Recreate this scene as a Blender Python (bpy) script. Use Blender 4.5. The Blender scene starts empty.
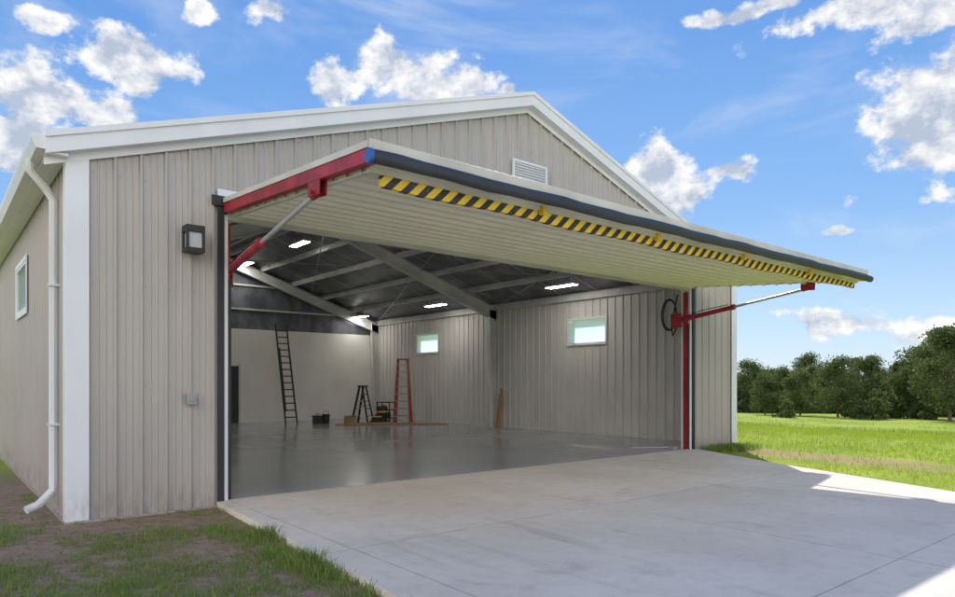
import bpy, math, random
import numpy as np
from mathutils import Vector, noise as mnoise
random.seed(7); np.random.seed(7)
sc=bpy.context.scene
COL=sc.collection
sc.view_settings.view_transform='Standard'; sc.view_settings.look='None'; sc.view_settings.exposure=0

# ------------------------------------------------------------ camera data
F=670.0; CX=477.5; HY=383.0; CH=1.65
ANG=math.radians(50.6)
d=Vector((math.cos(ANG),math.sin(ANG),0)); r=Vector((math.sin(ANG),-math.cos(ANG),0))
cam=bpy.data.cameras.new('camera'); co=bpy.data.objects.new('camera',cam); COL.objects.link(co)
co.location=(0,0,CH); co.rotation_euler=(math.pi/2,0,-(math.pi/2-ANG))
cam.sensor_width=36; cam.lens=36*F/955; cam.shift_y=(HY-298.5)/955; cam.clip_end=6000; cam.clip_start=0.05
sc.camera=co

# ------------------------------------------------------------ node helpers
def mat(name):
    m=bpy.data.materials.new(name); m.use_nodes=True
    nt=m.node_tree; b=nt.nodes['Principled BSDF']
    return m,nt,b
def N(nt,t,**k):
    n=nt.nodes.new(t)
    for a,v in k.items(): setattr(n,a,v)
    return n
def L(nt,a,b): nt.links.new(a,b)
def math_(nt,op,a,b=None,c=None,clamp=False):
    n=nt.nodes.new('ShaderNodeMath'); n.operation=op; n.use_clamp=clamp
    for i,v in enumerate((a,b,c)):
        if v is None: continue
        if isinstance(v,(int,float)): n.inputs[i].default_value=v
        else: nt.links.new(v,n.inputs[i])
    return n.outputs[0]
def noise_(nt,vec,scale,detail=4,rough=0.55,dist=0):
    n=nt.nodes.new('ShaderNodeTexNoise'); n.inputs['Scale'].default_value=scale; n.inputs['Detail'].default_value=detail
    n.inputs['Roughness'].default_value=rough; n.inputs['Distortion'].default_value=dist
    if vec is not None: nt.links.new(vec,n.inputs['Vector'])
    return n.outputs['Fac']
def mr(nt,v,a,b,c=0.0,e=1.0,smooth=True):
    n=nt.nodes.new('ShaderNodeMapRange'); n.interpolation_type='SMOOTHSTEP' if smooth else 'LINEAR'
    nt.links.new(v,n.inputs[0]); 
    for i,x in enumerate((a,b,c,e)): n.inputs[i+1].default_value=x
    return n.outputs[0]
def mix_(nt,f,a,b):
    n=nt.nodes.new('ShaderNodeMix'); n.data_type='RGBA'
    if isinstance(f,(int,float)): n.inputs[0].default_value=f
    else: nt.links.new(f,n.inputs[0])
    for i,v in ((6,a),(7,b)):
        if isinstance(v,(tuple,list)): n.inputs[i].default_value=(v[0],v[1],v[2],1)
        else: nt.links.new(v,n.inputs[i])
    return n.outputs[2]
def pos(nt): 
    return N(nt,'ShaderNodeNewGeometry').outputs['Position']
def scl(nt,v,s):
    n=N(nt,'ShaderNodeVectorMath',operation='MULTIPLY'); L(nt,v,n.inputs[0]); n.inputs[1].default_value=s; return n.outputs[0]
def bump(nt,b,h,strength=0.3,dist=0.01):
    n=N(nt,'ShaderNodeBump'); n.inputs['Strength'].default_value=strength; n.inputs['Distance'].default_value=dist
    L(nt,h,n.inputs['Height']); L(nt,n.outputs[0],b.inputs['Normal'])

def paint(name,col,rough=0.45,metal=0.0,var=0.12,dirt=None,scale=1.3,spec=0.5,zs=0.6):
    m,nt,b=mat(name); p=pos(nt)
    n1=noise_(nt,scl(nt,p,(1,1,zs)),scale,4)
    dark=tuple(c*(1-var) for c in col); lite=tuple(min(1,c*(1+var)) for c in col)
    c=mix_(nt,mr(nt,n1,0.3,0.7),dark,lite)
    if dirt:
        z=N(nt,'ShaderNodeSeparateXYZ'); L(nt,p,z.inputs[0])
        g=mr(nt,z.outputs[2],0.5,-0.1)
        n2=noise_(nt,scl(nt,p,(4,4,1.2)),3,5)
        f=math_(nt,'MULTIPLY',g,mr(nt,n2,0.3,0.75)); f=math_(nt,'MULTIPLY',f,0.6)
        c=mix_(nt,f,c,dirt)
    L(nt,c,b.inputs['Base Color']); b.inputs['Roughness'].default_value=rough; b.inputs['Metallic'].default_value=metal
    b.inputs['Specular IOR Level'].default_value=spec
    n3=noise_(nt,p,3,2); bump(nt,b,n3,0.12,0.02)
    return m

M_side=paint('siding_paint',(0.455,0.425,0.39),0.34,var=.045,dirt=(0.22,0.15,0.10),scale=.8)
M_liner=paint('liner_paint',(0.66,0.64,0.595),0.35,var=.05)
M_white=paint('white_trim',(0.80,0.81,0.83),0.4,var=0.04,dirt=(0.4,0.33,0.27))
M_roof=paint('roof_paint',(0.55,0.54,0.50),0.45)
M_doorin=paint('door_liner',(0.72,0.695,0.60),0.35,var=0.04)
M_cream=paint('cream_steel',(0.60,0.59,0.53),0.45)
M_red=paint('red_steel',(0.34,0.018,0.035),0.4,var=0.3,scale=4)
M_black=paint('black_rubber',(0.02,0.02,0.022),0.5)
M_tube=paint('seal_tube',(0.035,0.04,0.055),0.5)
M_blue=paint('blue_cap',(0.03,0.12,0.42),0.4)
M_yellow=paint('yellow_paint',(0.80,0.52,0.02),0.4)
M_silver=paint('silver_rod',(0.60,0.61,0.63),0.3,metal=0.7,var=0.04)
M_alu=paint('aluminium',(0.45,0.46,0.48),0.35,metal=0.8)
M_wallin=paint('interior_board',(0.84,0.81,0.74),0.7,var=0.04)
M_insul=paint('roof_insulation',(0.13,0.138,0.155),0.38,var=0.4,scale=2)
M_steel=paint('frame_steel',(0.62,0.62,0.59),0.5)
M_redlad=paint('red_fibreglass',(0.45,0.06,0.045),0.45)
M_dark=paint('dark_plastic',(0.03,0.03,0.033),0.5)
M_greybox=paint('grey_plastic',(0.33,0.33,0.33),0.5)
M_card=paint('cardboard',(0.40,0.27,0.15),0.8)

def woodmat():
    m,nt,b=mat('lumber'); p=pos(nt); n=noise_(nt,scl(nt,p,(20,20,2)),2,5)
    L(nt,mix_(nt,n,(0.30,0.16,0.08),(0.48,0.31,0.16)),b.inputs['Base Color']); b.inputs['Roughness'].default_value=0.7; return m
M_wood=woodmat()
def hazard():
    m,nt,b=mat('hazard_stripes'); p=pos(nt); s=N(nt,'ShaderNodeSeparateXYZ'); L(nt,p,s.inputs[0])
    v=math_(nt,'ADD',s.outputs[0],math_(nt,'MULTIPLY',s.outputs[2],-1.0))
    v=math_(nt,'FRACT',math_(nt,'DIVIDE',v,0.205)); f=math_(nt,'GREATER_THAN',v,0.5)
    n=noise_(nt,p,14,4)
    c=mix_(nt,f,(0.85,0.58,0.05),(0.025,0.025,0.025)); c=mix_(nt,mr(nt,n,0.50,0.85,0,0.4),c,(0.3,0.27,0.2))
    L(nt,c,b.inputs['Base Color']); b.inputs['Roughness'].default_value=0.45; return m
M_haz=hazard()
def glass():
    m,nt,b=mat('window_glass'); nt.nodes.remove(b); o=nt.nodes['Material Output']
    t=N(nt,'ShaderNodeBsdfTransparent'); t.inputs[0].default_value=(0.86,0.94,0.9,1); g=N(nt,'ShaderNodeBsdfGlossy'); g.inputs['Roughness'].default_value=0.03
    tr=N(nt,'ShaderNodeBsdfTranslucent'); tr.inputs[0].default_value=(0.80,0.95,0.88,1)
    y=N(nt,'ShaderNodeMixShader'); y.inputs[0].default_value=.75; L(nt,t.outputs[0],y.inputs[1]); L(nt,tr.outputs[0],y.inputs[2])
    x=N(nt,'ShaderNodeMixShader'); x.inputs[0].default_value=.10; L(nt,y.outputs[0],x.inputs[1]); L(nt,g.outputs[0],x.inputs[2]); L(nt,x.outputs[0],o.inputs[0]); return m
M_glass=glass()
def lampmat(name,s,c=(1,0.97,0.92,1)):
    m,nt,b=mat(name); b.inputs['Base Color'].default_value=(0.8,0.8,0.8,1); b.inputs['Emission Color'].default_value=c; b.inputs['Emission Strength'].default_value=s; return m
M_lamp=lampmat('led_panel',32.0)
def frost():
    m,nt,b=mat('frosted_glass'); b.inputs['Base Color'].default_value=(0.55,0.58,0.6,1); b.inputs['Roughness'].default_value=0.2; return m
M_frost=frost()
def floormat():
    m,nt,b=mat('epoxy_floor'); p=pos(nt)
    n=noise_(nt,p,0.35,3); n2=noise_(nt,p,60,2)
    c=mix_(nt,mr(nt,n,0.3,0.7),(0.31,0.325,0.345),(0.35,0.365,0.38)); c=mix_(nt,mr(nt,n2,0.5,0.75,0,0.3),c,(0.47,0.47,0.47))
    L(nt,c,b.inputs['Base Color']); L(nt,mr(nt,n,0.3,0.7,0.15,0.20),b.inputs['Roughness'])
    b.inputs['Specular IOR Level'].default_value=0.6
    bump(nt,b,noise_(nt,p,3,2),0.03,0.01); return m
M_floor=floormat()
def concrete():
    m,nt,b=mat('concrete'); p=pos(nt)
    n=noise_(nt,p,0.45,5,0.6); n2=noise_(nt,p,5,5,0.65); n3=noise_(nt,p,90,3)
    broom=noise_(nt,scl(nt,p,(2,90,1)),1.5,3)
    s=N(nt,'ShaderNodeSeparateXYZ'); L(nt,p,s.inputs[0])
    cx=math_(nt,'FLOOR',math_(nt,'DIVIDE',math_(nt,'ADD',s.outputs[0],-3.28),3.8)); cy=math_(nt,'FLOOR',math_(nt,'DIVIDE',math_(nt,'ADD',s.outputs[1],-9.55),3.6))
    cc=N(nt,'ShaderNodeCombineXYZ'); L(nt,cx,cc.inputs[0]); L(nt,cy,cc.inputs[1]); wnn=N(nt,'ShaderNodeTexWhiteNoise'); L(nt,cc.outputs[0],wnn.inputs[0])
    c=mix_(nt,mr(nt,n,0.3,0.72),(0.70,0.615,0.505),(0.82,0.74,0.625))
    c=mix_(nt,math_(nt,'MULTIPLY',wnn.outputs[0],.22),c,(.54,.48,.41))
    c=mix_(nt,mr(nt,n2,0.42,0.8,0,0.4),c,(0.52,0.45,0.37))
    c=mix_(nt,mr(nt,n3,0.55,0.75,0,0.4),c,(0.40,0.35,0.29))
    n4=noise_(nt,scl(nt,p,(2.2,0.25,1)),1.1,4); c=mix_(nt,mr(nt,n4,0.56,0.78,0,0.45),c,(0.38,0.33,0.28))
    n5=noise_(nt,p,1.6,5,.6,.8); c=mix_(nt,mr(nt,n5,.58,.70,0,.3),c,(.42,.36,.30))
    def joint(o,per,off):
        v=math_(nt,'PINGPONG',math_(nt,'ADD',o,off),per/2.0); return math_(nt,'LESS_THAN',v,0.007)
    j=math_(nt,'MAXIMUM',joint(s.outputs[0],3.8,-3.28+0.0),joint(s.outputs[1],3.6,-9.55+3.6*5))
    c=mix_(nt,math_(nt,'MULTIPLY',j,mr(nt,n2,.3,.6,.35,.65)),c,(0.20,0.17,0.14))
    L(nt,c,b.inputs['Base Color']); b.inputs['Roughness'].default_value=0.75
    h=math_(nt,'ADD',math_(nt,'MULTIPLY',broom,0.5),n2); h=math_(nt,'SUBTRACT',h,math_(nt,'MULTIPLY',j,2.0)); bump(nt,b,h,0.3,0.012)
    return m
M_conc=concrete()

def groundmat():
    m,nt,b=mat('grass_field'); p=pos(nt)
    s=N(nt,'ShaderNodeSeparateXYZ'); L(nt,p,s.inputs[0])
    n1=noise_(nt,p,0.05,4); n2=noise_(nt,p,0.6,6,0.65); n3=noise_(nt,p,7,5,0.7); n4=noise_(nt,p,45,3,0.7)
    g=mix_(nt,mr(nt,n2,0.3,0.7),(0.25,0.36,0.03),(0.40,0.47,0.05))
    g=mix_(nt,mr(nt,n1,0.35,0.65,0,0.6),g,(0.40,0.42,0.06))
    n6=noise_(nt,scl(nt,p,(1,1,0)),.22,5,.65); g=mix_(nt,mr(nt,n6,.46,.64,0,.6),g,(.19,.29,.03))
    g=mix_(nt,mr(nt,n3,0.5,0.8,0,0.4),g,(0.14,0.20,0.02))
    dirt=mix_(nt,mr(nt,n3,0.3,0.7),(0.22,0.145,0.095),(0.38,0.27,0.19))
    dirt=mix_(nt,mr(nt,n4,0.45,0.7,0,0.6),dirt,(0.50,0.41,0.30))
    far=N(nt,'ShaderNodeVectorMath',operation='DISTANCE'); L(nt,scl(nt,p,(1,1,0)),far.inputs[0]); far.inputs[1].default_value=(0,5,0)
    near=mr(nt,far.outputs['Value'],13,8); 
    g=mix_(nt,near,g,(0.17,0.22,0.06))
    dm=math_(nt,'MULTIPLY',near,mr(nt,n2,0.30,0.50))
    c=mix_(nt,dm,g,dirt)
    yl=mr(nt,s.outputs[1],10.5,8.5)
    st=math_(nt,'MULTIPLY',mr(nt,math_(nt,'ABSOLUTE',math_(nt,'SUBTRACT',math_(nt,'ADD',s.outputs[0],math_(nt,'MULTIPLY',n3,1.0)),math_(nt,'ADD',16.2,math_(nt,'MULTIPLY',s.outputs[1],0.06)))),1.3,0.4),yl)
    c=mix_(nt,math_(nt,'MULTIPLY',st,mr(nt,n2,0.22,0.55,0,.9)),c,(0.42,0.30,0.15))
    L(nt,c,b.inputs['Base Color']); b.inputs['Roughness'].default_value=0.95; b.inputs['Specular IOR Level'].default_value=0.15
    bump(nt,b,math_(nt,'ADD',n3,math_(nt,'MULTIPLY',n4,0.5)),0.6,0.05); return m
M_ground=groundmat()
def leafmat(name,c1,c2,c3,trans=0.45):
    m,nt,b=mat(name); nt.nodes.remove(b); o=nt.nodes['Material Output']
    g=N(nt,'ShaderNodeNewGeometry'); oi=N(nt,'ShaderNodeObjectInfo')
    c=mix_(nt,g.outputs['Random Per Island'],c1,c2); n=noise_(nt,g.outputs['Position'],0.7,2)
    c=mix_(nt,mr(nt,n,0.42,0.68,0,0.75),c,c3)
    c=mix_(nt,math_(nt,'MULTIPLY',oi.outputs['Random'],0.4),c,c3)
    D=N(nt,'ShaderNodeBsdfDiffuse'); T=N(nt,'ShaderNodeBsdfTranslucent'); L(nt,c,D.inputs[0]); L(nt,c,T.inputs[0])
    x=N(nt,'ShaderNodeMixShader'); x.inputs[0].default_value=trans; L(nt,D.outputs[0],x.inputs[1]); L(nt,T.outputs[0],x.inputs[2]); L(nt,x.outputs[0],o.inputs[0]); return m
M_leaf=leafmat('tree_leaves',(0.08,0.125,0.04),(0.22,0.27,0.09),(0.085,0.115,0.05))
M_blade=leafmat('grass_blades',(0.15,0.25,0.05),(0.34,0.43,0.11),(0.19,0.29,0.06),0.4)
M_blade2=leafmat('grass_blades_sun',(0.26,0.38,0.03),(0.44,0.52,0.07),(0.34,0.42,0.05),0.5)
M_dry=leafmat('dry_blades',(0.32,0.26,0.13),(0.50,0.40,0.22),(0.28,0.22,0.11),0.3)
M_bark=paint('bark',(0.10,0.075,0.055),0.9)

# ------------------------------------------------------------ mesh builder
class MB:
    def __init__(s): s.v=[];s.f=[];s.m=[]
    def quad(s,a,b,c,e,mi=0):
        n=len(s.v); s.v+= [tuple(a),tuple(b),tuple(c),tuple(e)]; s.f.append((n,n+1,n+2,n+3)); s.m.append(mi)
    def box(s,lo,hi,mi=0):
        x0,y0,z0=lo;x1,y1,z1=hi;n=len(s.v)
        s.v+=[(x0,y0,z0),(x1,y0,z0),(x1,y1,z0),(x0,y1,z0),(x0,y0,z1),(x1,y0,z1),(x1,y1,z1),(x0,y1,z1)]
        for q in ((0,3,2,1),(4,5,6,7),(0,1,5,4),(1,2,6,5),(2,3,7,6),(3,0,4,7)):
            s.f.append(tuple(n+i for i in q)); s.m.append(mi)
    def beam(s,p0,p1,w,h,mi=0,up=(0,0,1)):
        p0=Vector(p0);p1=Vector(p1);a=(p1-p0).normalized();u=Vector(up)
        sd=a.cross(u).normalized();u=sd.cross(a).normalized();n=len(s.v)
        for p in (p0,p1):
            for i,j in ((-1,-1),(1,-1),(1,1),(-1,1)): s.v.append(tuple(p+sd*i*w/2+u*j*h/2))
        for q in ((0,1,2,3),(7,6,5,4),(0,4,5,1),(1,5,6,2),(2,6,7,3),(3,7,4,0)):
            s.f.append(tuple(n+i for i in q)); s.m.append(mi)
    def tube(s,pts,rad,mi=0,seg=12):
        pts=[Vector(p) for p in pts]; n=len(s.v); rr=rad if isinstance(rad,(list,tuple)) else [rad]*len(pts)
        prev=None
        for i,p in enumerate(pts):
            a=(pts[min(i+1,len(pts)-1)]-pts[max(i-1,0)]).normalized()
            if prev is None:
                ref=Vector((0,0,1)) if abs(a.z)<0.9 else Vector((1,0,0)); sd=a.cross(ref).normalized()
            else: sd=(prev-a*prev.dot(a)).normalized()
            prev=sd; u=a.cross(sd)
            for k in range(seg):
                t=2*math.pi*k/seg; s.v.append(tuple(p+(sd*math.cos(t)+u*math.sin(t))*rr[i]))
        for i in range(len(pts)-1):
            for k in range(seg):
                k2=(k+1)%seg; s.f.append((n+i*seg+k,n+i*seg+k2,n+(i+1)*seg+k2,n+(i+1)*seg+k)); s.m.append(mi)
        s.f.append(tuple(n+k for k in range(seg))); s.m.append(mi)
        s.f.append(tuple(n+(len(pts)-1)*seg+k for k in reversed(range(seg)))); s.m.append(mi)
    def done(s,name,mats,parent=None,bevel=0,smooth=False):
        me=bpy.data.meshes.new(name); me.from_pydata(s.v,[],s.f); 
        if not isinstance(mats,(list,tuple)): mats=[mats]
        for m in mats: me.materials.append(m)
        me.polygons.foreach_set('material_index',s.m)
        if smooth: me.polygons.foreach_set('use_smooth',[True]*len(s.f))
        me.update(); o=bpy.data.objects.new(name,me); COL.objects.link(o)
        if parent: o.parent=parent
        if bevel:
            b=o.modifiers.new('bevel','BEVEL'); b.width=bevel; b.segments=2; b.limit_method='ANGLE'
        if smooth:
            e=o.modifiers.new('es','EDGE_SPLIT'); e.split_angle=math.radians(40)
        return o
def empty(name):
    e=bpy.data.objects.new(name,None); COL.objects.link(e); return e
def corr(a,b,P,H,breaks,off=0.0,minor=True):
    base=[(0,0),(0.016,H),(0.045,H),(0.061,0)]
    if minor: base+=[(0.135,0),(0.143,0.008),(0.155,0.008),(0.163,0),(0.215,0),(0.223,0.008),(0.235,0.008),(0.243,0)]
    k=P/0.305; base=[(x*k,h) for x,h in base]
    pts=[];i=math.floor((a-off)/P)-1
    while off+i*P<b+P:
        pts+=[(off+i*P+x,h) for x,h in base]; i+=1
    def H_(x):
        for (x0,h0),(x1,h1) in zip(pts,pts[1:]):
            if x0<=x<=x1: return h0+(h1-h0)*((x-x0)/(x1-x0) if x1>x0 else 0)
        return 0
    out=[p for p in pts if a<p[0]<b]+[(x,H_(x)) for x in list(breaks)+[a,b] if a<=x<=b]
    out=sorted(set(out)); return out
def cwall(mb,pts,fn,ints,mi=0):
    for (s0,h0),(s1,h1) in zip(pts,pts[1:]):
        if s1-s0<1e-6: continue
        for zb,zt in ints((s0+s1)/2):
            B=zb if callable(zb) else (lambda s,v=zb:v); T=zt if callable(zt) else (lambda s,v=zt:v)
            mb.quad(fn(s0,h0,B(s0)),fn(s1,h1,B(s1)),fn(s1,h1,T(s1)),fn(s0,h0,T(s0)),mi)

# ------------------------------------------------------------ building
X0,X1,YF,YB=1.36,16.81,9.57,27.87
XR=(X0+X1)/2; DL,DR=3.28,14.70; DT=4.02
SL=1/3.0
def rtop(x): return 7.26-SL*abs(x-XR)
B=empty('metal_hangar_building')
RH=0.038
mb=MB(); gab=lambda s: rtop(s)-0.12
pts=corr(X0,X1,0.305,RH,[DL-0.06,DR+0.06,XR],off=X0+0.16)
cwall(mb,pts,lambda s,h,z:(s,YF-h,z),lambda m:[(DT+0.05,gab)] if DL-0.06<m<DR+0.06 else [(-0.10,gab)])
mb.done('front_wall',M_side,B)
mb=MB()
xx=X0+.16+.09
while xx<X1-.1:
    for z in (.25,1.6,2.9,4.3,5.3,6.2):
        if (DL-.2<xx<DR+.2 and z<4.4) or z>gab(xx)-.2: continue
        mb.box((xx-.008,YF-.008,z-.008),(xx+.008,YF-.001,z+.008))
    xx+=.305
mb.done('siding_screws',M_greybox,B)
mb=MB()
cwall(mb,corr(X0+.2,X1-.2,0.305,0.02,[DL-0.06,DR+0.06,XR],minor=False),lambda s,h,z:(s,YF+0.22+h,z),lambda m:[(DT+0.05,lambda s:rtop(s)-.3)] if DL-0.06<m<DR+0.06 else [(0.0,lambda s:rtop(s)-.3)])
mb.done('front_wall_liner',M_liner,B)
WZ0,WZ1=2.92,3.77; WIN=[(13.77,15.40),(22.75,24.38)]
def sideints(m,zb,zt):
    for a,b in WIN:
        if a<m<b: return [(zb,WZ0),(WZ1,zt)]
    return [(zb,zt)]
brk=[v for w in WIN for v in w]
for nm,xo,sg in (('left',X0,-1),('right',X1,1)):
    mb=MB(); cwall(mb,corr(YF,YB,0.305,RH,brk),lambda s,h,z:(xo+sg*h,s,z),lambda m:sideints(m,-0.10,rtop(X0)-0.12)); mb.done(nm+'_wall',M_side,B)
    mb=MB(); xi=xo-sg*0.2; cwall(mb,corr(YF+0.2,YB-0.1,0.305,0.038,brk,minor=True),lambda s,h,z:(xi-sg*h,s,z),lambda m:sideints(m,0.0,rtop(X0)-0.2)); mb.done(nm+'_wall_liner',M_liner,B)
    for wi,(a,b) in enumerate(WIN):
        mb=MB(); xa,xb=sorted((xo+sg*0.05,xi-sg*0.045)); t=0.05
        mb.box((xa,a,WZ0),(xb,b,WZ0+t)); mb.box((xa,a,WZ1-t),(xb,b,WZ1)); mb.box((xa,a,WZ0+t),(xb,a+t,WZ1-t)); mb.box((xa,b-t,WZ0+t),(xb,b,WZ1-t))
        for xx,s2 in ((xo+sg*0.045,sg),(xi-sg*.042,-sg)):
            x_,y_=sorted((xx,xx+s2*0.015)); w=0.08 if s2==sg else .03
            mb.box((x_,a-w,WZ0-w),(y_,b+w,WZ0-.002)); mb.box((x_,a-w,WZ1+.002),(y_,b+w,WZ1+w)); mb.box((x_,a-w,WZ0-.002),(y_,a-.002,WZ1+.002)); mb.box((x_,b+.002,WZ0-.002),(y_,b+w,WZ1+.002))
        mb.done('window_frame',M_white,B)
        xm=xi-sg*0.02 if sg>0 else xo+sg*.02
        mb=MB(); mb.quad((xm,a+t,WZ0+t),(xm,b-t,WZ0+t),(xm,b-t,WZ1-t),(xm,a+t,WZ1-t)); mb.done('window_glass',M_glass,B)
mb=MB(); cwall(mb,corr(X0,X1,0.305,RH,[XR]),lambda s,h,z:(s,YB+h,z),lambda m:[(-0.1,gab)]); mb.done('back_wall',M_side,B)
mb=MB(); mb.box((X0+.25,YB-0.16,0.0),(X1-.26,YB-0.1,3.9)); mb.done('back_wall_board',M_wallin,B)
mb=MB(); mb.quad((X0+.2,YB-.08,3.8),(X1-.2,YB-.08,3.8),(X1-.2,YB-.08,rtop(X1)-.2),(X0+.2,YB-.08,rtop(X0)-.2)); mb.quad((X0+.2,YB-.078,4.4),(X1-.2,YB-.078,4.4),(XR,YB-.078,rtop(XR)-.2),(XR,YB-.078,rtop(XR)-.2)); 
mb.done('back_gable_insulation',M_insul,B)
mb=MB()
for z in (4.7,5.7): hw=(7.26-.4-z)/SL; mb.box((max(X0+.3,XR-hw),YB-.15,z),(min(X1-.3,XR+hw),YB-.10,z+.07))
mb.done('gable_girts',M_steel,B)
mb=MB(); mb.box((9.15,YB-.20,0),(9.95,YB-.165,2.35)); mb.box((9.07,YB-.21,0),(9.15,YB-.165,2.43),1); mb.box((9.95,YB-.21,0),(10.03,YB-.165,2.43),1); mb.done('man_door',[M_dark,M_steel],B)
RX0,RX1=X0-0.28,X1+0.28; RY0,RY1=YF-0.17,YB+0.17
for nm,xa in (('roof_left',RX0),('roof_right',RX1)):
    mb=MB()
    pts=corr(RY0,RY1,0.305,0.03,[])
    xs=xa
    for (s0,h0),(s1,h1) in zip(pts,pts[1:]):
        mb.quad((xs,s0,rtop(xs)+h0-0.03),(xs,s1,rtop(xs)+h1-0.03),(XR,s1,rtop(XR)+h1-0.03),(XR,s0,rtop(XR)+h0-0.03))
    mb.quad((xs,RY0,rtop(xs)-0.12),(xs,RY1,rtop(xs)-0.12),(XR,RY1,rtop(XR)-0.12),(XR,RY0,rtop(XR)-0.12))
    mb.done(nm,M_roof,B)
mb=MB()
for xa in (X0+.05,X1-.05):
    n=48; sg=1 if xa>XR else -1
    def zz(x):
        t=(abs(x-XR)-.35)/1.42; return rtop(x)-.15-.06*abs(math.sin(math.pi*t))
    for i in range(n):
        xA=XR+(xa-XR)*i/n; xB=XR+(xa-XR)*(i+1)/n
        mb.quad((xA,YF+.1,zz(xA)),(xA,YB-.05,zz(xA)),(xB,YB-.05,zz(xB)),(xB,YF+.1,zz(xB)))
mb.done('roof_insulation',M_insul,B)
mb=MB()
def rake(y0,y1,zt,zb,mi=0):
    for xa in (RX0,RX1):
        P=[(xa,rtop(xa)+zt),(XR,rtop(XR)+zt),(XR,rtop(XR)+zb),(xa,rtop(xa)+zb)]
        f=[(x,y0,z) for x,z in P]; k=[(x,y1,z) for x,z in P]
        mb.quad(*f,mi); mb.quad(*k,mi)
        for i in range(4):
            if i==1: continue
            j=(i+1)%4; mb.quad(f[i],f[j],k[j],k[i],mi)
rake(YF-0.21,YF-0.172,0.03,-0.22)
rake(YF-0.235,YF-0.2101,0.045,-0.03)
rake(YF-0.17,YF-0.042,-0.20,-0.219)
rake(YF-0.06,YF-0.040,-0.2201,-0.32)
rake(RY1,RY1+.04,0.03,-0.25)
mb.done('rake_trim',M_white,B)
mb=MB()
for sg in (-1,1): mb.quad((XR,RY0-.06,rtop(XR)+.05),(XR,RY1,rtop(XR)+.05),(XR+sg*.3,RY1,rtop(XR)+.05-.1),(XR+sg*.3,RY0-.06,rtop(XR)+.05-.1))
mb.done('ridge_cap',M_white,B)
for nm,xa,sg in (('left_gutter',RX0,-1),('right_gutter',RX1,1)):
    mb=MB(); zt=rtop(xa)+0.0
    prof=[(0.02,0.0),(0.02,-0.17),(sg*0.09,-0.17),(sg*0.14,-0.06),(sg*0.14,0.01),(sg*0.12,0.01),(sg*0.12,-0.05),(sg*.08,-.15)]
    for (a0,b0),(a1,b1) in zip(prof,prof[1:]):
        mb.quad((xa+a0,RY0-.03,zt+b0),(xa+a0,RY1,zt+b0),(xa+a1,RY1,zt+b1),(xa+a1,RY0-.03,zt+b1))
    for yy in (RY0-.03,RY1):
        n=len(mb.v); mb.v+=[(xa+a,yy,zt+b) for a,b in prof[:5]]; mb.f.append(tuple(range(n,n+5))); mb.m.append(0)
    x_,y_=sorted((xa+0.02,X0-.04 if sg<0 else X1+.04)); mb.box((x_,RY0,zt-0.20),(y_,RY1,zt-0.172))
    mb.done(nm,M_white,B)
mb=MB()
for xa,sg in ((X0,1),(X1,-1)):
    x_,y_=sorted((xa-sg*0.055,xa+sg*0.20)); mb.box((x_,YF-0.055,-0.10),(y_,YF-0.042,rtop(xa)-0.15))
    x_,y_=sorted((xa-sg*0.055,xa-sg*0.042)); mb.box((x_,YF-0.042,-0.10),(y_,YF+0.16,rtop(xa)-0.15))
mb.done('corner_trim',M_white,B,bevel=0.004)
mb=MB(); mb.box((X0-.06,YF-.06,-.14),(DL-.15,YF-.0,-.055)); mb.box((DR+.15,YF-.06,-.14),(X1+.06,YF,-.055)); mb.box((X0-.062,YF+.001,-.14),(X0,YB,-.055)); mb.done('base_trim',M_side,B)
def downspout(y,xo,sg):
    mb=MB(); xw=xo+sg*0.095
    pl=[(xo+sg*0.36,y-.15,rtop(RX0)-.15),(xo+sg*0.36,y-.12,rtop(RX0)-.26),(xo+sg*0.2,y-.04,rtop(RX0)-.42),(xw,y,rtop(RX0)-.58),(xw,y,0.38),(xo+sg*0.10,y,0.26),(xo+sg*0.26,y-.05,0.10),(xo+sg*0.40,y-.1,0.05)]
    mb.tube(pl,0.052,0,8)
    for z in (1.1,2.9): mb.box((min(xo+sg*.03,xw+sg*.06),y-.075,z),(max(xo+sg*.03,xw+sg*.06),y+.075,z+.03))
    mb.done('downspout',M_white,B,smooth=True)
downspout(10.2,X0,-1); downspout(26.9,X0,-1); downspout(10.2,X1,1)
mb=MB(); mb.box((X0+.03,YF+.035,-0.35),(X1-.03,YB-.02,0.0)); mb.done('floor_slab',M_floor,B)
# steel frames
mb=MB()
for y in (9.98,19.05,YB-.3):
    for xa,sg in ((X0+.25,1),(X1-.25,-1)):
        zt=rtop(xa)-.38
        a=xa; b0=xa+sg*.24; b1=xa+sg*.42
        mb.quad((a,y,0),(b0,y,0),(b1,y,zt),(a,y,zt))
        for (p,q) in ((a,a),(b0,b1)):
            lo=[(p,y-.1,0),(p,y+.1,0),(q,y+.1,zt+.1),(q,y-.1,zt+.1)]; mb.quad(*lo)
            e=sg*-.012; mb.quad(*[(x+e,yy,z) for x,yy,z in lo]); mb.quad(lo[0],lo[3],(lo[3][0]+e,)+lo[3][1:],(lo[0][0]+e,)+lo[0][1:]); mb.quad(lo[1],lo[2],(lo[2][0]+e,)+lo[2][1:],(lo[1][0]+e,)+lo[1][1:])
        T=lambda x: rtop(x)-.36
        D0,D1=0.44,0.34
        mb.quad((xa,y,T(xa)),(XR,y,T(XR)),(XR,y,T(XR)-D1),(xa,y,T(xa)-D0))
        mb.beam((xa,y,T(xa)),(XR,y,T(XR)),0.2,0.014); mb.beam((xa,y,T(xa)-D0),(XR,y,T(XR)-D1),0.2,0.014)
mb.done('steel_frames',M_steel,B)
mb=MB()
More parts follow.
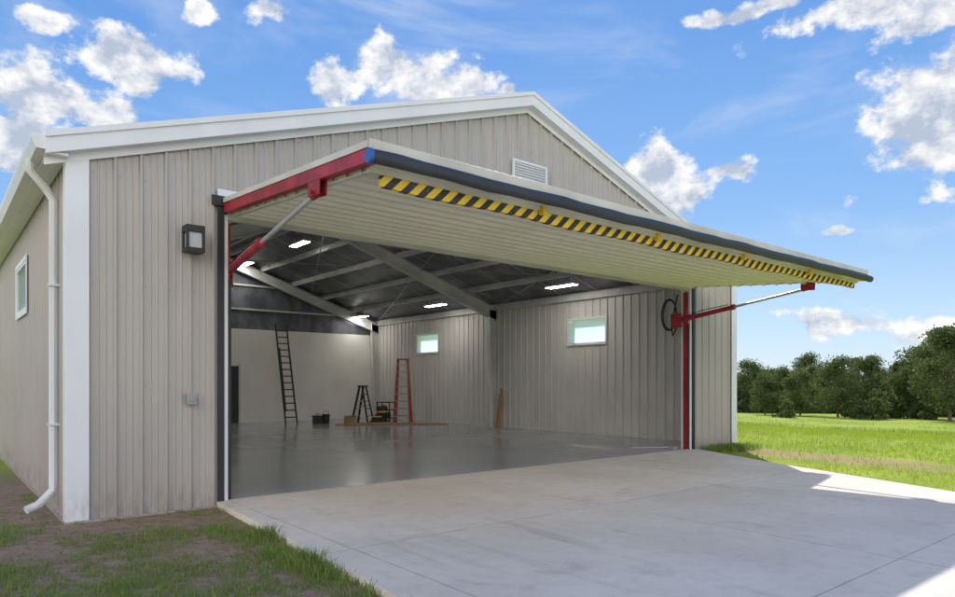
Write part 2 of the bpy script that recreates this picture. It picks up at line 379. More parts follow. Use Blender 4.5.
for sg in (-1,1):
    for k in range(6):
        x=XR+sg*(0.35+1.42*k); z=rtop(x)-.155
        mb.beam((x,YF+.25,z-.1),(x,YB-.1,z-.1),0.012,0.18,up=(0,0,1)); mb.beam((x+.03,YF+.25,z-.19),(x+.03,YB-.1,z-.19),0.07,0.008); 
for xa in (X0+.3,X1-.3): mb.beam((xa,YF+.25,rtop(xa)-.32),(xa,YB-.1,rtop(xa)-.32),.1,.2)
mb.done('roof_purlins',M_steel,B)
mb=MB()
for (ya,yb) in ((9.98,19.05),(19.05,27.5)):
    for sg in (-1,1):
        for (xa,xb) in ((XR+sg*.5,XR+sg*4),(XR+sg*4,XR+sg*7.3)):
            mb.tube([(xa,ya,rtop(xa)-.4),(xb,yb,rtop(xb)-.4)],.014,0,6); mb.tube([(xb,ya,rtop(xb)-.4),(xa,yb,rtop(xa)-.4)],.014,0,6)
mb.done('roof_bracing',M_alu,B)
mb=MB()
for y in np.arange(11,27.5,1.52):
    for sg in (-1,1):
        xa=XR+sg*.3; xb=XR+sg*7.4; mb.beam((xa,y,rtop(xa)-.222),(xb,y,rtop(xb)-.222),.03,.003)
mb.done('insulation_straps',M_steel,B)
for x,ys in ((15.3,(14.5,21.2,27.1)),(9.95,(14.6,21.8,26.9)),(4.4,(14.5,21.2,27.1))):
    for y in ys:
        z=rtop(x)-.52; mb=MB()
        mb.box((x-.15,y-.6,z),(x+.15,y+.6,z+.05),1); mb.box((x-.12,y-.57,z-.012),(x+.12,y+.57,z-.002),0)
        for yy in (y-.4,y+.4): mb.box((x-.008,yy-.008,z+.05),(x+.008,yy+.008,z+.26),1)
        mb.done('ceiling_light',[M_lamp,M_white],B)
mb=MB()
for xa,sg in ((DL,-1),(DR,1)):
    def bx(a,b,y0,y1,z0,z1,mi):
        p,q=sorted((xa+sg*a,xa+sg*b)); mb.box((p,y0,z0),(q,y1,z1),mi)
    bx(0.0,0.06,YF-.03,YF+.24,-0.05,DT+.05,2)
    bx(0.061,0.15,YF-.065,YF-.041,-0.08,DT+.22,1)
    bx(-0.05,-0.002,YF+.02,YF+.14,0.0,DT-.1,0)
    bx(-0.055,-.006,YF-.01,YF+.015,0.0,DT-.9,1)
    bx(-0.04,0.24,YF-.09,YF-.067,DT+.10,DT+.24,1)
mb.done('door_jambs',[M_red,M_black,M_white],B,bevel=0.003)
mb=MB(); mb.box((DL-.05,YF-.03,DT),(DR+.05,YF+.24,DT+.049)); mb.box((DL,YF+.0,DT-.06),(DR,YF+.1,DT-.001)); 
mb.done('door_header',M_cream,B)
mb=MB(); mb.box((DL-.15,YF-.06,DT+.24),(DR+.15,YF-.040,DT+.34)); mb.done('door_head_flashing',M_white,B)

# ------------------------------------------------------------ hydraulic door
HP=Vector((0,YF-.10,4.13)); TP=Vector((0,5.52,3.83)); ev=(TP-HP).normalized(); LD=(TP-HP).length; nv=Vector((0,ev.z,-ev.y))
def dp(x,s,n): p=HP+ev*s+nv*n; return (x,p.y,p.z)
XL,XRt=DL-.08,DR+.10
mb=MB()
pts=corr(0.02,LD-.12,0.305,0.042,[],minor=False)
for (s0,h0),(s1,h1) in zip(pts,pts[1:]): mb.quad(dp(XL+.1,s0,-.09-h0),dp(XRt-.1,s0,-.09-h0),dp(XRt-.1,s1,-.09-h1),dp(XL+.1,s1,-.09-h1))
mb.done('door_inner_sheet',M_doorin,B)
mb=MB()
mb.quad(dp(XL,0,.06),dp(XRt,0,.06),dp(XRt,LD,.06),dp(XL,LD,.06))
x=XL
while x<XRt-.1:
    for a,b,c,e in ((0,.06,.02,.09),(.02,.09,.05,.09),(.05,.09,.07,.06)):
        mb.quad(dp(x+a,0,b+.001),dp(x+c,0,e+.001),dp(x+c,LD,e+.001),dp(x+a,LD,b+.001))
    x+=.305
mb.quad(dp(XL,LD,.10),dp(XRt,LD,.10),dp(XRt,LD,-.03),dp(XL,LD,-.03))
mb.done('door_outer_sheet',M_side,B)
mb=MB()
def dbox(x0,x1,s0,s1,n0,n1,mi=0):
    n=len(mb.v)
    for nn in (n0,n1):
        for (x,s) in ((x0,s0),(x1,s0),(x1,s1),(x0,s1)): mb.v.append(dp(x,s,nn))
    for q in ((0,3,2,1),(4,5,6,7),(0,1,5,4),(1,2,6,5),(2,3,7,6),(3,0,4,7)):
        mb.f.append(tuple(n+i for i in q)); mb.m.append(mi)
dbox(XL+.1,XRt-.1,LD-.20,LD-.12,-.15,-.085)
dbox(XL+.002,XRt,LD+.002,LD+.03,0.0,.115)
dbox(XL+.1,XRt-.1,LD-.12,LD-.002,-.10,-.06)
mb.done('door_end_channel',M_cream,B,bevel=0.004)
mb=MB()
dbox(XL,XL+.098,0.0,LD,-.10,.05); dbox(XRt-.098,XRt,0.0,LD,-.10,.05)
for xc in (XL+.05,XRt-.05):
    dbox(xc-.05,xc-.03,2.68,2.95,-.255,-.101); dbox(xc+.03,xc+.05,2.68,2.95,-.255,-.101)
mb.done('door_side_rails',M_red,B,bevel=0.004)
mb=MB(); dbox(XL-.012,XL-.001,0.0,LD,.035,.10); dbox(XRt+.001,XRt+.012,0.0,LD,.035,.10); dbox(XL+.1,XL+.17,0,LD-.2,-.142,-.134); mb.done('door_edge_trim',M_cream,B)
mb=MB(); c=Vector(dp(0,LD+.065,-.055))
n=40; tp=[(XL+(XRt+.02-XL)*i/n,c.y,c.z+.006*math.sin(i*.9)+.004*math.sin(i*2.3)) for i in range(n+1)]
mb.tube(tp,[0.066+.003*math.sin(i*1.7) for i in range(n+1)],0,20); mb.tube([(XL-.035,c.y,c.z),(XL-.001,c.y,c.z)],0.071,1,20)
mb.done('door_bottom_seal',[M_tube,M_blue],B,smooth=True)
mb=MB(); ys=5.70; n=24; xs=[XL+.26+(XRt-XL-.4)*i/n for i in range(n+1)]
zs=[3.685-0.014*math.sin(i*1.3)-.02*math.sin(math.pi*i/n) for i in range(n+1)]
for i in range(n):
    a,b=xs[i],xs[i+1]; za,zb=zs[i],zs[i+1]
    mb.quad((a,ys,za-.095),(b,ys,zb-.095),(b,ys-.02,zb+.08),(a,ys-.02,za+.08))
    mb.quad((a,ys,za-.095),(b,ys,zb-.095),(b,ys+.06,zb-.095),(a,ys+.06,za-.095))
mb.quad((xs[0],ys,zs[0]-.095),(xs[0],ys+.06,zs[0]-.095),(xs[0],ys+.05,zs[0]+.08),(xs[0],ys-.02,zs[0]+.08))
mb.done('hazard_strip',M_haz,B)
mb=MB()
for x in (5.63,7.89,10.2,12.5): mb.box((x-.03,ys-.10,3.64),(x+.03,ys-.025,3.82)); 
mb.done('strip_brackets',M_yellow,B,bevel=.005)
mb=MB()
for xc in (XL+.05,XRt-.05):
    xj=xc+(0.09 if xc<8 else -0.09)
    b0=Vector((xj,YF+.30,3.22)); e0=Vector(dp(xc,2.82,-.22)); e0.x=xc; a=(e0-b0); m1=b0+a*0.47
    mb.tube([b0-a.normalized()*.15,m1],.055,0,14); mb.tube([m1-a.normalized()*.06,m1+a.normalized()*.02],.066,0,14)
    mb.tube([m1,e0],.03,1,12)
    mb.tube([e0-a.normalized()*.12,e0+a.normalized()*.03],.042,0,10); mb.tube([e0+Vector((-.09,0,0)),e0+Vector((.09,0,0))],.022,0,10)
    mb.box((xj-.08,YF+.16,3.05),(xj-.055,YF+.46,3.40),0); mb.box((xj+.055,YF+.16,3.05),(xj+.08,YF+.46,3.40),0)
    mb.tube([b0+Vector((-.11,0,0)),b0+Vector((.11,0,0))],.025,0,10)
    mb.tube([b0+a*.08+Vector((0,0,.06)),b0+a*.2+Vector((0,0,.11)),b0+a*.42+Vector((0,0,.09))],.01,2,6)
mb.done('door_hydraulic_cylinders',[M_red,M_silver,M_black],B,smooth=True)
mb=MB()
mb.tube([(DR+.02,YF+.35,3.9),(DR+.1,YF+.5,3.5),(DR+.05,YF+.55,3.1),(DR-.0,YF+.48,2.85),(DR-.02,YF+.36,3.05),(DR,YF+.3,3.3)],.018,0,8)
mb.tube([(DL+.02,YF+.3,3.9),(DL+.06,YF+.42,3.5),(DL+.02,YF+.46,3.2),(DL+.02,YF+.3,3.1)],.016,0,8)
for q in (0,.03): 
    loop=[(16.45-q,11.35+(.22+q)*math.cos(t),3.6+(.42+q)*math.sin(t)) for t in np.linspace(0,6.28,24)]
    mb.tube(loop,.018,0,8)
mb.done('hydraulic_hoses',M_black,B,smooth=True)
mb=MB(); vx,vz,w,h=9.14,5.74,.46,.22; y=YF-.04
mb.box((vx-w,y-.05,vz-h),(vx+w,y,vz-h+.035)); mb.box((vx-w,y-.05,vz+h-.035),(vx+w,y,vz+h)); mb.box((vx-w,y-.05,vz-h+.035),(vx-w+.035,y,vz+h-.035)); mb.box((vx+w-.035,y-.05,vz-h+.035),(vx+w,y,vz+h-.035))
for k in range(7):
    z=vz-h+.06+k*.052; mb.quad((vx-w+.035,y-.045,z-.012),(vx+w-.035,y-.045,z-.012),(vx+w-.035,y-.005,z+.03),(vx-w+.035,y-.005,z+.03))
mb.quad((vx-w,y-.001,vz-h),(vx+w,y-.001,vz-h),(vx+w,y-.001,vz+h),(vx-w,y-.001,vz+h)); mb.done('gable_vent',M_white,B)

# ------------------------------------------------------------ wall fittings
mb=MB(); x,z,y=2.77,3.59,YF-.04
mb.box((x-.09,y-.03,z-.17),(x+.09,y,z+.17),0)
mb.box((x-.12,y-.24,z+.08),(x+.12,y-.03,z+.17),0); mb.box((x-.12,y-.24,z-.19),(x+.12,y-.03,z-.13),0)
for a,b in ((-.12,-.225),(.085,-.225),(-.12,-.05),(.085,-.05)): mb.box((x+a,y+b-.015,z-.13),(x+a+.035,y+b+.015,z+.08),0)
mb.box((x-.09,y-.21,z-.129),(x+.09,y-.05,z+.079),1)
mb.done('wall_lantern',[M_dark,M_frost],None,bevel=.004)
mb=MB(); z=1.43; mb.box((x-.055,y-.07,z-.08),(x+.055,y,z+.08)); mb.box((x-.062,y-.082,z-.07),(x+.062,y-.0701,z+.085)); mb.box((x-.03,y-.095,z-.03),(x+.03,y-.0821,z+.01)); mb.done('electrical_outlet_box',M_greybox,None,bevel=.006)

# ------------------------------------------------------------ interior objects
def stepladder(name,cx,cy,H,ang,mat_,wb=.6,spread=.8,rt=.035):
    mb=MB(); ca,sa=math.cos(ang),math.sin(ang)
    T=lambda a,b,z:(cx+a*ca-b*sa,cy+a*sa+b*ca,z)
    wt=wb*.6
    for s in (-1,1):
        mb.beam(T(-spread/2,s*wb/2,0),T(-.06,s*wt/2,H),rt,.09,0); mb.beam(T(spread/2,s*wb/2,0),T(.06,s*wt/2,H),rt,.06,0)
        mb.beam(T(-spread*.27,s*wb*.38,H*.48),T(spread*.27,s*wb*.38,H*.48),.012,.03,1)
    nst=int(H/.3)
    for k in range(1,nst+1):
        t=k*.3/H
        if t>.97: break
        a=-spread/2+(spread/2-.06)*t; w=(wb+(wt-wb)*t)/2; mb.beam(T(a,-w,H*t),T(a,w,H*t),.09,.035,1)
        a=-a; 
        mb.beam(T(a,-w,H*t),T(a,w,H*t),.03,.03,0)
    mb.beam(T(-.14,0,H+.02),T(.14,0,H+.02),wt+.08,.06,0)
    return mb.done(name,[mat_,M_alu],None)
stepladder('step_ladder',15.1,23.2,2.6,math.radians(48),M_redlad,.66,.6,.05)
stepladder('step_ladder',13.85,24.3,1.5,math.radians(-60),M_dark,.5,.75,.045)
mb=MB(); b=Vector((11.25,25.4,0)); t=Vector((11.72,27.55,4.15)); sd=Vector((1,-.15,0)).normalized()*.23
for s in (-1,1): mb.beam(b+sd*s,t+sd*s,.035,.08,0,up=(0,1,0.3))
for s in (-.85,.85): mb.beam(b+(t-b)*.12+sd*s+Vector((0,-.06,0)),b+(t-b)*.75+sd*s+Vector((0,-.06,0)),.035,.07,0,up=(0,1,.3))
for k in range(1,15): p=b+(t-b)*(k/15); mb.tube([p-sd,p+sd],.024,0,8)
mb.done('extension_ladder',[M_dark],None)
mb=MB(); mb.tube([(12.55,25.0,0),(12.55,25.0,.37),(12.55,25,.38)],[.13,.16,.165],0,18); mb.tube([(12.4,25,.36),(12.45,25,.5),(12.55,25,.54),(12.65,25,.5),(12.7,25,.36)],.008,0,6); mb.done('bucket',M_dark,None,smooth=True)
mb=MB(); mb.box((12.05,24.9,0),(12.35,25.2,.28)); mb.box((12.03,24.88,.28),(12.37,25.22,.34)); mb.beam((12.1,25.05,.39),(12.3,25.05,.39),.03,.03); mb.done('tool_box',M_dark,None,bevel=.01)
mb=MB(); cx,cy=14.55,23.9
mb.tube([(cx,cy,.08),(cx,cy,.45),(cx,cy,.5),(cx,cy,.68),(cx,cy,.74)],[.2,.22,.23,.2,.1],0,20); mb.tube([(cx,cy,.44),(cx,cy,.5)],.236,1,20)
for k in range(4): a=k*math.pi/2+.5; mb.tube([(cx+.2*math.cos(a),cy+.2*math.sin(a),.0),(cx+.2*math.cos(a),cy+.2*math.sin(a),.09)],.04,0,8)
mb.tube([(cx-.2,cy-.1,.4),(cx-.45,cy-.2,.35),(cx-.6,cy-.1,.1),(cx-.5,cy+.2,.03),(cx-.1,cy+.4,.03)],.025,0,8); mb.done('shop_vacuum',[M_dark,M_yellow],None,smooth=True)
mb=MB(); mb.box((14.0,23.6,0),(14.35,23.85,.26)); mb.box((14.0,23.6,.261),(14.35,23.85,.30),1); mb.done('battery_case',[M_dark,M_yellow],None,bevel=.01)
mb=MB()
bx0,by0=13.1,24.2
for lo,hi in (((0,0,0),(.4,.02,.3)),((0,.28,0),(.4,.3,.3)),((0,.02,0),(.02,.28,.3)),((.38,.02,0),(.4,.28,.3)),((.02,.02,0),(.38,.28,.02))): mb.box((bx0+lo[0],by0+lo[1],lo[2]),(bx0+hi[0],by0+hi[1],hi[2]))
mb.beam((bx0+.2,by0-.06,.33),(bx0+.2,by0+.0,.31),.4,.01,up=(0,0,1)); mb.done('cardboard_box',M_card,None)
mb=MB(); cx,cy=14.95,24.3
for a in (-.3,.3):
    for b_ in (-.2,.2): mb.box((cx+a-.02,cy+b_-.02,.08),(cx+a+.02,cy+b_+.02,.85)); mb.tube([(cx+a,cy+b_-.02,.05),(cx+a,cy+b_+.02,.05)],.05,0,10)
for z in (.15,.5,.82): mb.box((cx-.33,cy-.23,z),(cx+.33,cy+.23,z+.04),1)
mb.box((cx-.2,cy-.15,.19),(cx+.15,cy+.12,.42),0); mb.box((cx-.25,cy-.15,.54),(cx+.0,cy+.12,.7),2); mb.done('tool_cart',[M_dark,M_dark,M_yellow],None,bevel=.005)
mb=MB()
for i,(a,b_) in enumerate((((12.3,23.7,.03),(14.9,22.6,.03)),((12.6,23.3,.03),(15.2,22.4,.03)),((13.3,22.9,.03),(15.3,21.9,.03)),((12.9,23.6,.07),(14.3,22.7,.07)),((14.5,22.3,.03),(16.0,21.4,.03)))): mb.beam(a,b_,.14,.045)
mb.done('lumber_boards',M_wood,None)
mb=MB(); mb.beam((16.2,18.5,0),(16.4,18.56,1.45),.09,.05,up=(1,0,0)); mb.beam((16.22,18.68,0),(16.45,18.70,1.25),.08,.04,up=(1,0,0)); mb.done('lumber_leaning',M_wood,None)
mb=MB(); mb.tube([(13.6,10.5,.03),(14.5,10.0,.03)],.014,0,8); mb.box((14.45,9.85,.0),(14.62,10.12,.06),1); mb.done('push_broom',[M_silver,M_greybox],None)

# ------------------------------------------------------------ ground
def gz(x,y):
    dx=max(X0-4-x,0,x-(X1+2)); dy=max(-6-y,0,y-(YB+4)); D=math.hypot(dx,dy)
    t=max(0,D-4); z=-.085-5.3*(1-math.exp(-(t/62.0)**1.15*0.9)) 
    z+=0.35*min(1,t/40)*mnoise.noise(Vector((x*.02,y*.02,0)))
    return z
def axis(c):
    s=[0]; st=.5
    while s[-1]<2600: s.append(s[-1]+st); st*=1.055
    s=np.array(s); return np.concatenate([-s[::-1][:-1],s])+c
ax=axis(9.0); ay=axis(8.0); nx,ny=len(ax),len(ay)
v=[(x,y,gz(x,y)) for y in ay for x in ax]
f=[(j*nx+i,j*nx+i+1,(j+1)*nx+i+1,(j+1)*nx+i) for j in range(ny-1) for i in range(nx-1)]
me=bpy.data.meshes.new('grass_ground'); me.from_pydata(v,[],f); me.materials.append(M_ground); me.polygons.foreach_set('use_smooth',[True]*len(f)); me.update()
o=bpy.data.objects.new('grass_ground',me); COL.objects.link(o)
AP=[(3.13,9.60),(2.98,6.9),(2.82,4.37),(2.6,0),(2.3,-9),(2.3,-40),(8.3,-40),(8.3,-9),(9.8,-2.3),(12.1,3.3),(13.45,6.6),(14.85,9.3),(14.9,9.60)]
mb=MB(); n=len(AP)
mb.v=[(x,y,-.003) for x,y in AP]+[(x,y,-.6) for x,y in AP]; mb.f=[tuple(range(n))[::-1]]; mb.m=[0]
for i in range(n): j=(i+1)%n; mb.f.append((i,j,j+n,i+n)); mb.m.append(0)
o=mb.done('concrete_apron',M_conc,None); 

def inap(x,y):
    c=False; j=n-1
    for i in range(n):
        xi,yi=AP[i];xj,yj=AP[j]
        if (yi>y)!=(yj>y) and x<(xj-xi)*(y-yi)/(yj-yi)+xi: c=not c
        j=i
    return c
def blades(name,samples,mats,hmin,hmax,w):
    V=[];Fc=[];MI=[]
    for (x,y,k,mi) in samples:
        a=random.uniform(0,6.283); h=random.uniform(hmin,hmax)*k; ww=w*random.uniform(.7,1.3)*max(1,k*.7)
        z=gz(x,y)-.005; ln=random.uniform(0.2,1.0)*h; b=a+random.uniform(-1,1)+1.57
        n0=len(V); ca,sa=math.cos(a)*ww/2,math.sin(a)*ww/2; lx,ly=math.cos(b)*ln,math.sin(b)*ln
        V+=[(x-ca,y-sa,z),(x+ca,y+sa,z),(x+ca*.7+lx*.4,y+sa*.7+ly*.4,z+h*.6),(x-ca*.7+lx*.4,y-sa*.7+ly*.4,z+h*.6),(x+lx,y+ly,z+h)]
        Fc+=[(n0,n0+1,n0+2,n0+3),(n0+3,n0+2,n0+4)]; MI+=[mi,mi]
    me=bpy.data.meshes.new(name); me.from_pydata(V,[],Fc)
    for m in mats: me.materials.append(m)
    me.polygons.foreach_set('material_index',MI); me.update(); o=bpy.data.objects.new(name,me); COL.objects.link(o)
S=[]
def dens(x,y): 
    return mnoise.noise(Vector((x*1.1,y*1.1,3.3)))+.75*mnoise.noise(Vector((x*4.7,y*4.7,9)))
cnt=0
while cnt<120000:
    x=random.uniform(-5,3.1); y=random.uniform(2.6,12.5)
    if random.random()>1.15-y*.07: continue
    cnt+=1
    if inap(x,y) or (x>X0-.06 and y>YF-.06): continue
    dn=dens(x,y); edge=3.0-x if y<9.4 else 9
    thr=.04
    if 0<edge<.5 and y<9.3: dn+=.3
    if y>8.7 and x>X0-.6: dn-=.3
    if x<X0 and y>8: dn-=.1
    if dn<thr and random.random()>.10: continue
    k=.6+max(0,min(.7,dn*1.2)); 
    if 0<edge<.4 and y<7.5: k*=1.6+.6*mnoise.noise(Vector((x*2,y*2,1)))
    S.append((x,y,k,1 if random.random()<.13 else 0))
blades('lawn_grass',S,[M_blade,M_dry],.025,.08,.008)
S=[]
for i in range(60000):
    u=random.random()**.6; dd=9+u*30; lat=random.uniform(.30,.95)*dd
    p=d*dd+r*lat; x,y=p.x,p.y
    if inap(x,y) or (X0<x<X1+.05 and YF-.05<y<YB): continue
    strip=abs(x-15.7-.06*y)<.9 and y<10
    if strip and random.random()<.75: continue
    if dens(x*.6,y*.6)<-.35: continue
    S.append((x,y,1.0,1 if random.random()<(.4 if strip else .04) else 0))
for i in range(22000):   # coarser tussocks farther out in the field
    dd=32+random.random()*75; lat=random.uniform(.34,.85)*dd
    p=d*dd+r*lat; x,y=p.x,p.y
    if X0<x<X1+.05 and YF-.05<y<YB: continue
    if mnoise.noise(Vector((x*.12,y*.12,4)))+.5*mnoise.noise(Vector((x*.6,y*.6,4)))<.08: continue
    S.append((x,y,random.uniform(1.8,3.4),2 if random.random()<.45 else (1 if random.random()<.12 else 0)))
for i in range(1500):
    x=random.gauss(15.8,.5); y=random.gauss(9.15,.16)
    if inap(x,y) or y>YF-.06: continue
    S.append((x,y,1.9,2))
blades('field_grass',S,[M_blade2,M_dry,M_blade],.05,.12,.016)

# ------------------------------------------------------------ trees
def treemesh(name,seed,H,R,nleaf=6500,bush=False):
    rnd=random.Random(seed); mb=MB()
    th=H*(.16 if not bush else .05)
    mb.tube([(0,0,-.5),(0.05,0,th*.6),(.1,.05,th*1.3),(0,.1,H*.6)],[H*.022,H*.017,H*.013,H*.005],0,8)
    clumps=[]
    for i in range(34 if not bush else 14):
        a=rnd.uniform(0,6.283); t=rnd.uniform(.0,1); zz=th+(H-th)*t*.93
        rad=R*math.sin(math.pi*min(.98,(.22+.74*t)))**.7*rnd.uniform(.3,.85)
        c=Vector((math.cos(a)*rad,math.sin(a)*rad,zz)); clumps.append((c,R*rnd.uniform(.2,.40)))
        if i%2==0: mb.tube([(0,0,th*rnd.uniform(.7,1.5)),c*.5+Vector((0,0,th*.6)),c],[H*.008,H*.005,H*.002],0,5)
    V=mb.v; Fc=mb.f; MI=mb.m
    for i in range(nleaf):
        c,rr=clumps[rnd.randrange(len(clumps))]
        q=Vector((rnd.gauss(0,1),rnd.gauss(0,1),rnd.gauss(0,1))).normalized()*rr*(rnd.random()**.35)*(1.25 if rnd.random()<.15 else 1)
        q.z*=.8; p=c+q
        if p.z<.1: continue
        u=Vector((rnd.gauss(0,1),rnd.gauss(0,1),rnd.gauss(0,.7))).normalized(); w=u.cross(Vector((rnd.gauss(0,1),rnd.gauss(0,1),rnd.gauss(0,1)))).normalized()
        s=rnd.uniform(.12,.27); n0=len(V)
        V+=[tuple(p-u*s),tuple(p+w*s*.6),tuple(p+u*s),tuple(p-w*s*.6)]; Fc.append((n0,n0+1,n0+2,n0+3)); MI.append(1)
    me=bpy.data.meshes.new(name); me.from_pydata(V,[],Fc); me.materials.append(M_bark); me.materials.append(M_leaf); me.polygons.foreach_set('material_index',MI); me.update(); return me
TM=[treemesh('tree_a',1,11,4.6),treemesh('tree_b',2,12,5.4,7500),treemesh('tree_c',3,10,4.2),treemesh('tree_d',4,13,5.0,7500)]
BM=[treemesh('bush_a',11,3.4,2.6,2600,True),treemesh('bush_b',12,2.8,2.8,2600,True)]
TL=empty('distant_treeline')
def put(me,x,y,s,name,parent=None,sz=1):
    o=bpy.data.objects.new(name,me); COL.objects.link(o); o.location=(x,y,gz(x,y)-.1); o.scale=(s,s,s*sz); o.rotation_euler=(0,0,random.uniform(0,6.28))
    if parent: o.parent=parent
    return o
for k in range(480):
    a=k/480*2*math.pi+random.uniform(-.006,.006); row=k%4; R_=136+row*8+random.uniform(-4,4)+14*math.sin(a*3+1)
    x=9+R_*math.cos(a); y=10+R_*math.sin(a)
    f_=(x*d.x+y*d.y); lat=(x*r.x+y*r.y)/max(1,f_); hs=.86
    if 0<f_: hs=.95+.46*max(0,min(1,(lat-.54)/.16))**1.3
    put(random.choice(TM),x,y,hs*random.uniform(.78,1.12),'treeline_tree',TL,random.uniform(.9,1.1))
for k in range(380):
    a=k/380*2*math.pi+random.uniform(-.008,.008); R_=130+random.uniform(-3,4)+14*math.sin(a*3+1)
    put(random.choice(BM),9+R_*math.cos(a),10+R_*math.sin(a),random.uniform(.8,1.5),'treeline_bush',TL)
def atpx(px,dep): p=d*dep+r*((px-CX)/F*dep); return p.x,p.y
for px,dep,s,m in ((838,112,.84,1),(800,120,.84,2),(950,98,1.08,3),(908,114,.88,0),(765,124,.78,2),(930,110,.98,1)):
    x,y=atpx(px,dep); put(TM[m],x,y,s,'tree')
for px,dep,s,m in ((873,104,1.1,1),(857,108,.9,0),(786,108,.8,0),(890,110,1.0,0),(925,106,.9,1),(880,112,1.3,0)):
    x,y=atpx(px,dep); put(BM[m],x,y,s,'shrub')

# ------------------------------------------------------------ light
SV=Vector((1.03,.90,1.0)); el=math.atan2(1.0,math.hypot(SV.x,SV.y)); rot=math.atan2(SV.x,SV.y)
sun=bpy.data.lights.new('sun','SUN'); sun.energy=4.8; sun.angle=math.radians(.5); sun.color=(1,.95,.87)
so=bpy.data.objects.new('sun',sun); COL.objects.link(so); so.rotation_euler=(-SV).to_track_quat('-Z','Y').to_euler(); so.location=(20,20,30)

W=bpy.data.worlds.new('World'); sc.world=W; W.use_nodes=True; nt=W.node_tree
bg=nt.nodes['Background']; STR=0.15; bg.inputs[1].default_value=STR; k=1/STR
sky=N(nt,'ShaderNodeTexSky'); sky.sky_type='NISHITA'; sky.sun_disc=False; sky.sun_elevation=el; sky.sun_rotation=rot; sky.air_density=1.0; sky.dust_density=0.1; sky.ozone_density=2.0
tc=N(nt,'ShaderNodeTexCoord'); D=tc.outputs['Generated']
sp=N(nt,'ShaderNodeSeparateXYZ'); L(nt,D,sp.inputs[0])
az=math_(nt,'ARCTAN2',sp.outputs[0],sp.outputs[1]); elv=math_(nt,'ARCSINE',sp.outputs[2])
def voff(v,o):
    n_=N(nt,'ShaderNodeVectorMath',operation='ADD'); L(nt,v,n_.inputs[0]); n_.inputs[1].default_value=o; return n_.outputs[0]
wn=N(nt,'ShaderNodeTexNoise'); wn.inputs['Scale'].default_value=8; wn.inputs['Detail'].default_value=2; L(nt,D,wn.inputs['Vector'])
ws=N(nt,'ShaderNodeSeparateXYZ'); L(nt,wn.outputs['Color'],ws.inputs[0])
azw=math_(nt,'ADD',az,math_(nt,'MULTIPLY',math_(nt,'SUBTRACT',ws.outputs[0],.5),.10)); elw=math_(nt,'ADD',elv,math_(nt,'MULTIPLY',math_(nt,'SUBTRACT',ws.outputs[1],.5),.07))
cb=N(nt,'ShaderNodeCombineXYZ'); L(nt,azw,cb.inputs[0]); L(nt,elw,cb.inputs[1])
def ae(px,py):
    q=(d+r*((px-CX)/F)+Vector((0,0,(HY-py)/F))).normalized(); return math.atan2(q.x,q.y),math.asin(q.z)
CL=[(345,78,32,28,0),(420,74,60,27,0),(465,80,28,18,0),(140,62,52,28,.02),(50,98,80,34,0),(105,118,50,20,0),(8,150,44,36,.0),(655,180,40,32,0),(682,198,32,22,0),(735,169,24,12,0),
 (915,122,62,58,-.12),(940,88,48,36,-.1),(850,8,85,22,-.05),(920,22,62,18,-.05),(740,4,54,11,.03),(270,17,24,15,.05),(203,15,17,11,.08),(35,8,34,13,.03),(503,84,10,9,0),(850,322,100,20,.34),(930,330,70,18,.25),(840,230,16,8,.25)]
cur=None
for px,py,rx,ry,of in CL:
    a,e=ae(px,py); a1,_=ae(px+rx,py); _,e1=ae(px,py-ry); w,h=abs(a1-a)*1.3,abs(e1-e)*1.3
    s1=N(nt,'ShaderNodeVectorMath',operation='SUBTRACT'); L(nt,cb.outputs[0],s1.inputs[0]); s1.inputs[1].default_value=(a,e,0)
    s2=N(nt,'ShaderNodeVectorMath',operation='MULTIPLY'); L(nt,s1.outputs[0],s2.inputs[0]); s2.inputs[1].default_value=(1/w,1/h,0)
    s3=N(nt,'ShaderNodeVectorMath',operation='LENGTH'); L(nt,s2.outputs[0],s3.inputs[0])
    v_=math_(nt,'SUBTRACT',1.0-of,s3.outputs['Value']); cur=v_ if cur is None else math_(nt,'MAXIMUM',cur,v_)
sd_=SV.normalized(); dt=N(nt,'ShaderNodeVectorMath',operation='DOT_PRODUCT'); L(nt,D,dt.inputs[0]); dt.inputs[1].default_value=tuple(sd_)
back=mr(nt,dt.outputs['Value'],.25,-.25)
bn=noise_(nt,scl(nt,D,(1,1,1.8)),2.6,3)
fill_clouds=math_(nt,'SUBTRACT',math_(nt,'MULTIPLY',back,mr(nt,bn,.34,.50,0,1.9)),.9)  # unseen clouds opposite the sun, added as fill light for the shaded front
cur=math_(nt,'MAXIMUM',cur,fill_clouds)
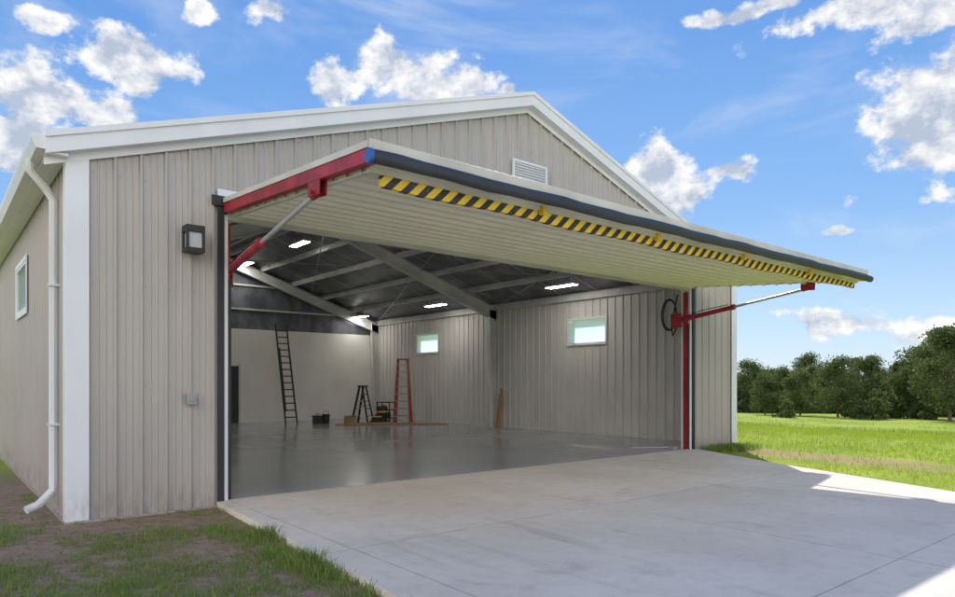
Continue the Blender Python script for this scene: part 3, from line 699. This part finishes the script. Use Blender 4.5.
cur=math_(nt,'MAXIMUM',cur,-1.0)
def fbm(v,dd): return noise_(nt,scl(nt,v,(1,1,1.35)),16,dd,.60)
f0=fbm(D,8); f1=fbm(voff(D,(.007,.006,.018)),5)
dn=math_(nt,'ADD',cur,math_(nt,'MULTIPLY',math_(nt,'SUBTRACT',f0,.52),2.8))
den=mr(nt,dn,0.0,.42)
lit=math_(nt,'MULTIPLY',math_(nt,'SUBTRACT',f0,f1),4.5)
lit=math_(nt,'ADD',math_(nt,'ADD',lit,.78),math_(nt,'MULTIPLY',cur,-.50),clamp=True)
ccol=mix_(nt,lit,(.50*k,.57*k,.70*k),(1.02*k,1.01*k,1.0*k))
fill_gain=mr(nt,dt.outputs['Value'],.3,-.4,0,1.0)
fill_tint=mix_(nt,fill_gain,(1,1,1),(3.45,3.12,2.75))  # extra brightness and warmth for those added clouds behind the camera
cg=N(nt,'ShaderNodeVectorMath',operation='MULTIPLY'); L(nt,ccol,cg.inputs[0]); L(nt,fill_tint,cg.inputs[1])
cr=N(nt,'ShaderNodeValToRGB'); L(nt,math_(nt,'DIVIDE',elv,1.5708),cr.inputs[0]); el_=cr.color_ramp.elements
el_[0].position=0; el_[0].color=(.62,.77,.93,1); el_[1].position=1; el_[1].color=(.06,.19,.58,1)
for p_,c_ in ((.06,(.48,.68,.93,1)),(.15,(.25,.49,.89,1)),(.30,(.13,.34,.80,1)),(.5,(.09,.27,.72,1))):
    e=el_.new(p_); e.color=c_
gs=N(nt,'ShaderNodeVectorMath',operation='SCALE'); L(nt,cr.outputs[0],gs.inputs[0]); gs.inputs['Scale'].default_value=k
base=mix_(nt,.86,sky.outputs[0],gs.outputs[0])
vn=noise_(nt,scl(nt,D,(1,1,3)),3.2,5,.6,.5); veil=mr(nt,vn,.46,.75,0,.45)
skyv=mix_(nt,veil,base,(.75*k,.83*k,.95*k))
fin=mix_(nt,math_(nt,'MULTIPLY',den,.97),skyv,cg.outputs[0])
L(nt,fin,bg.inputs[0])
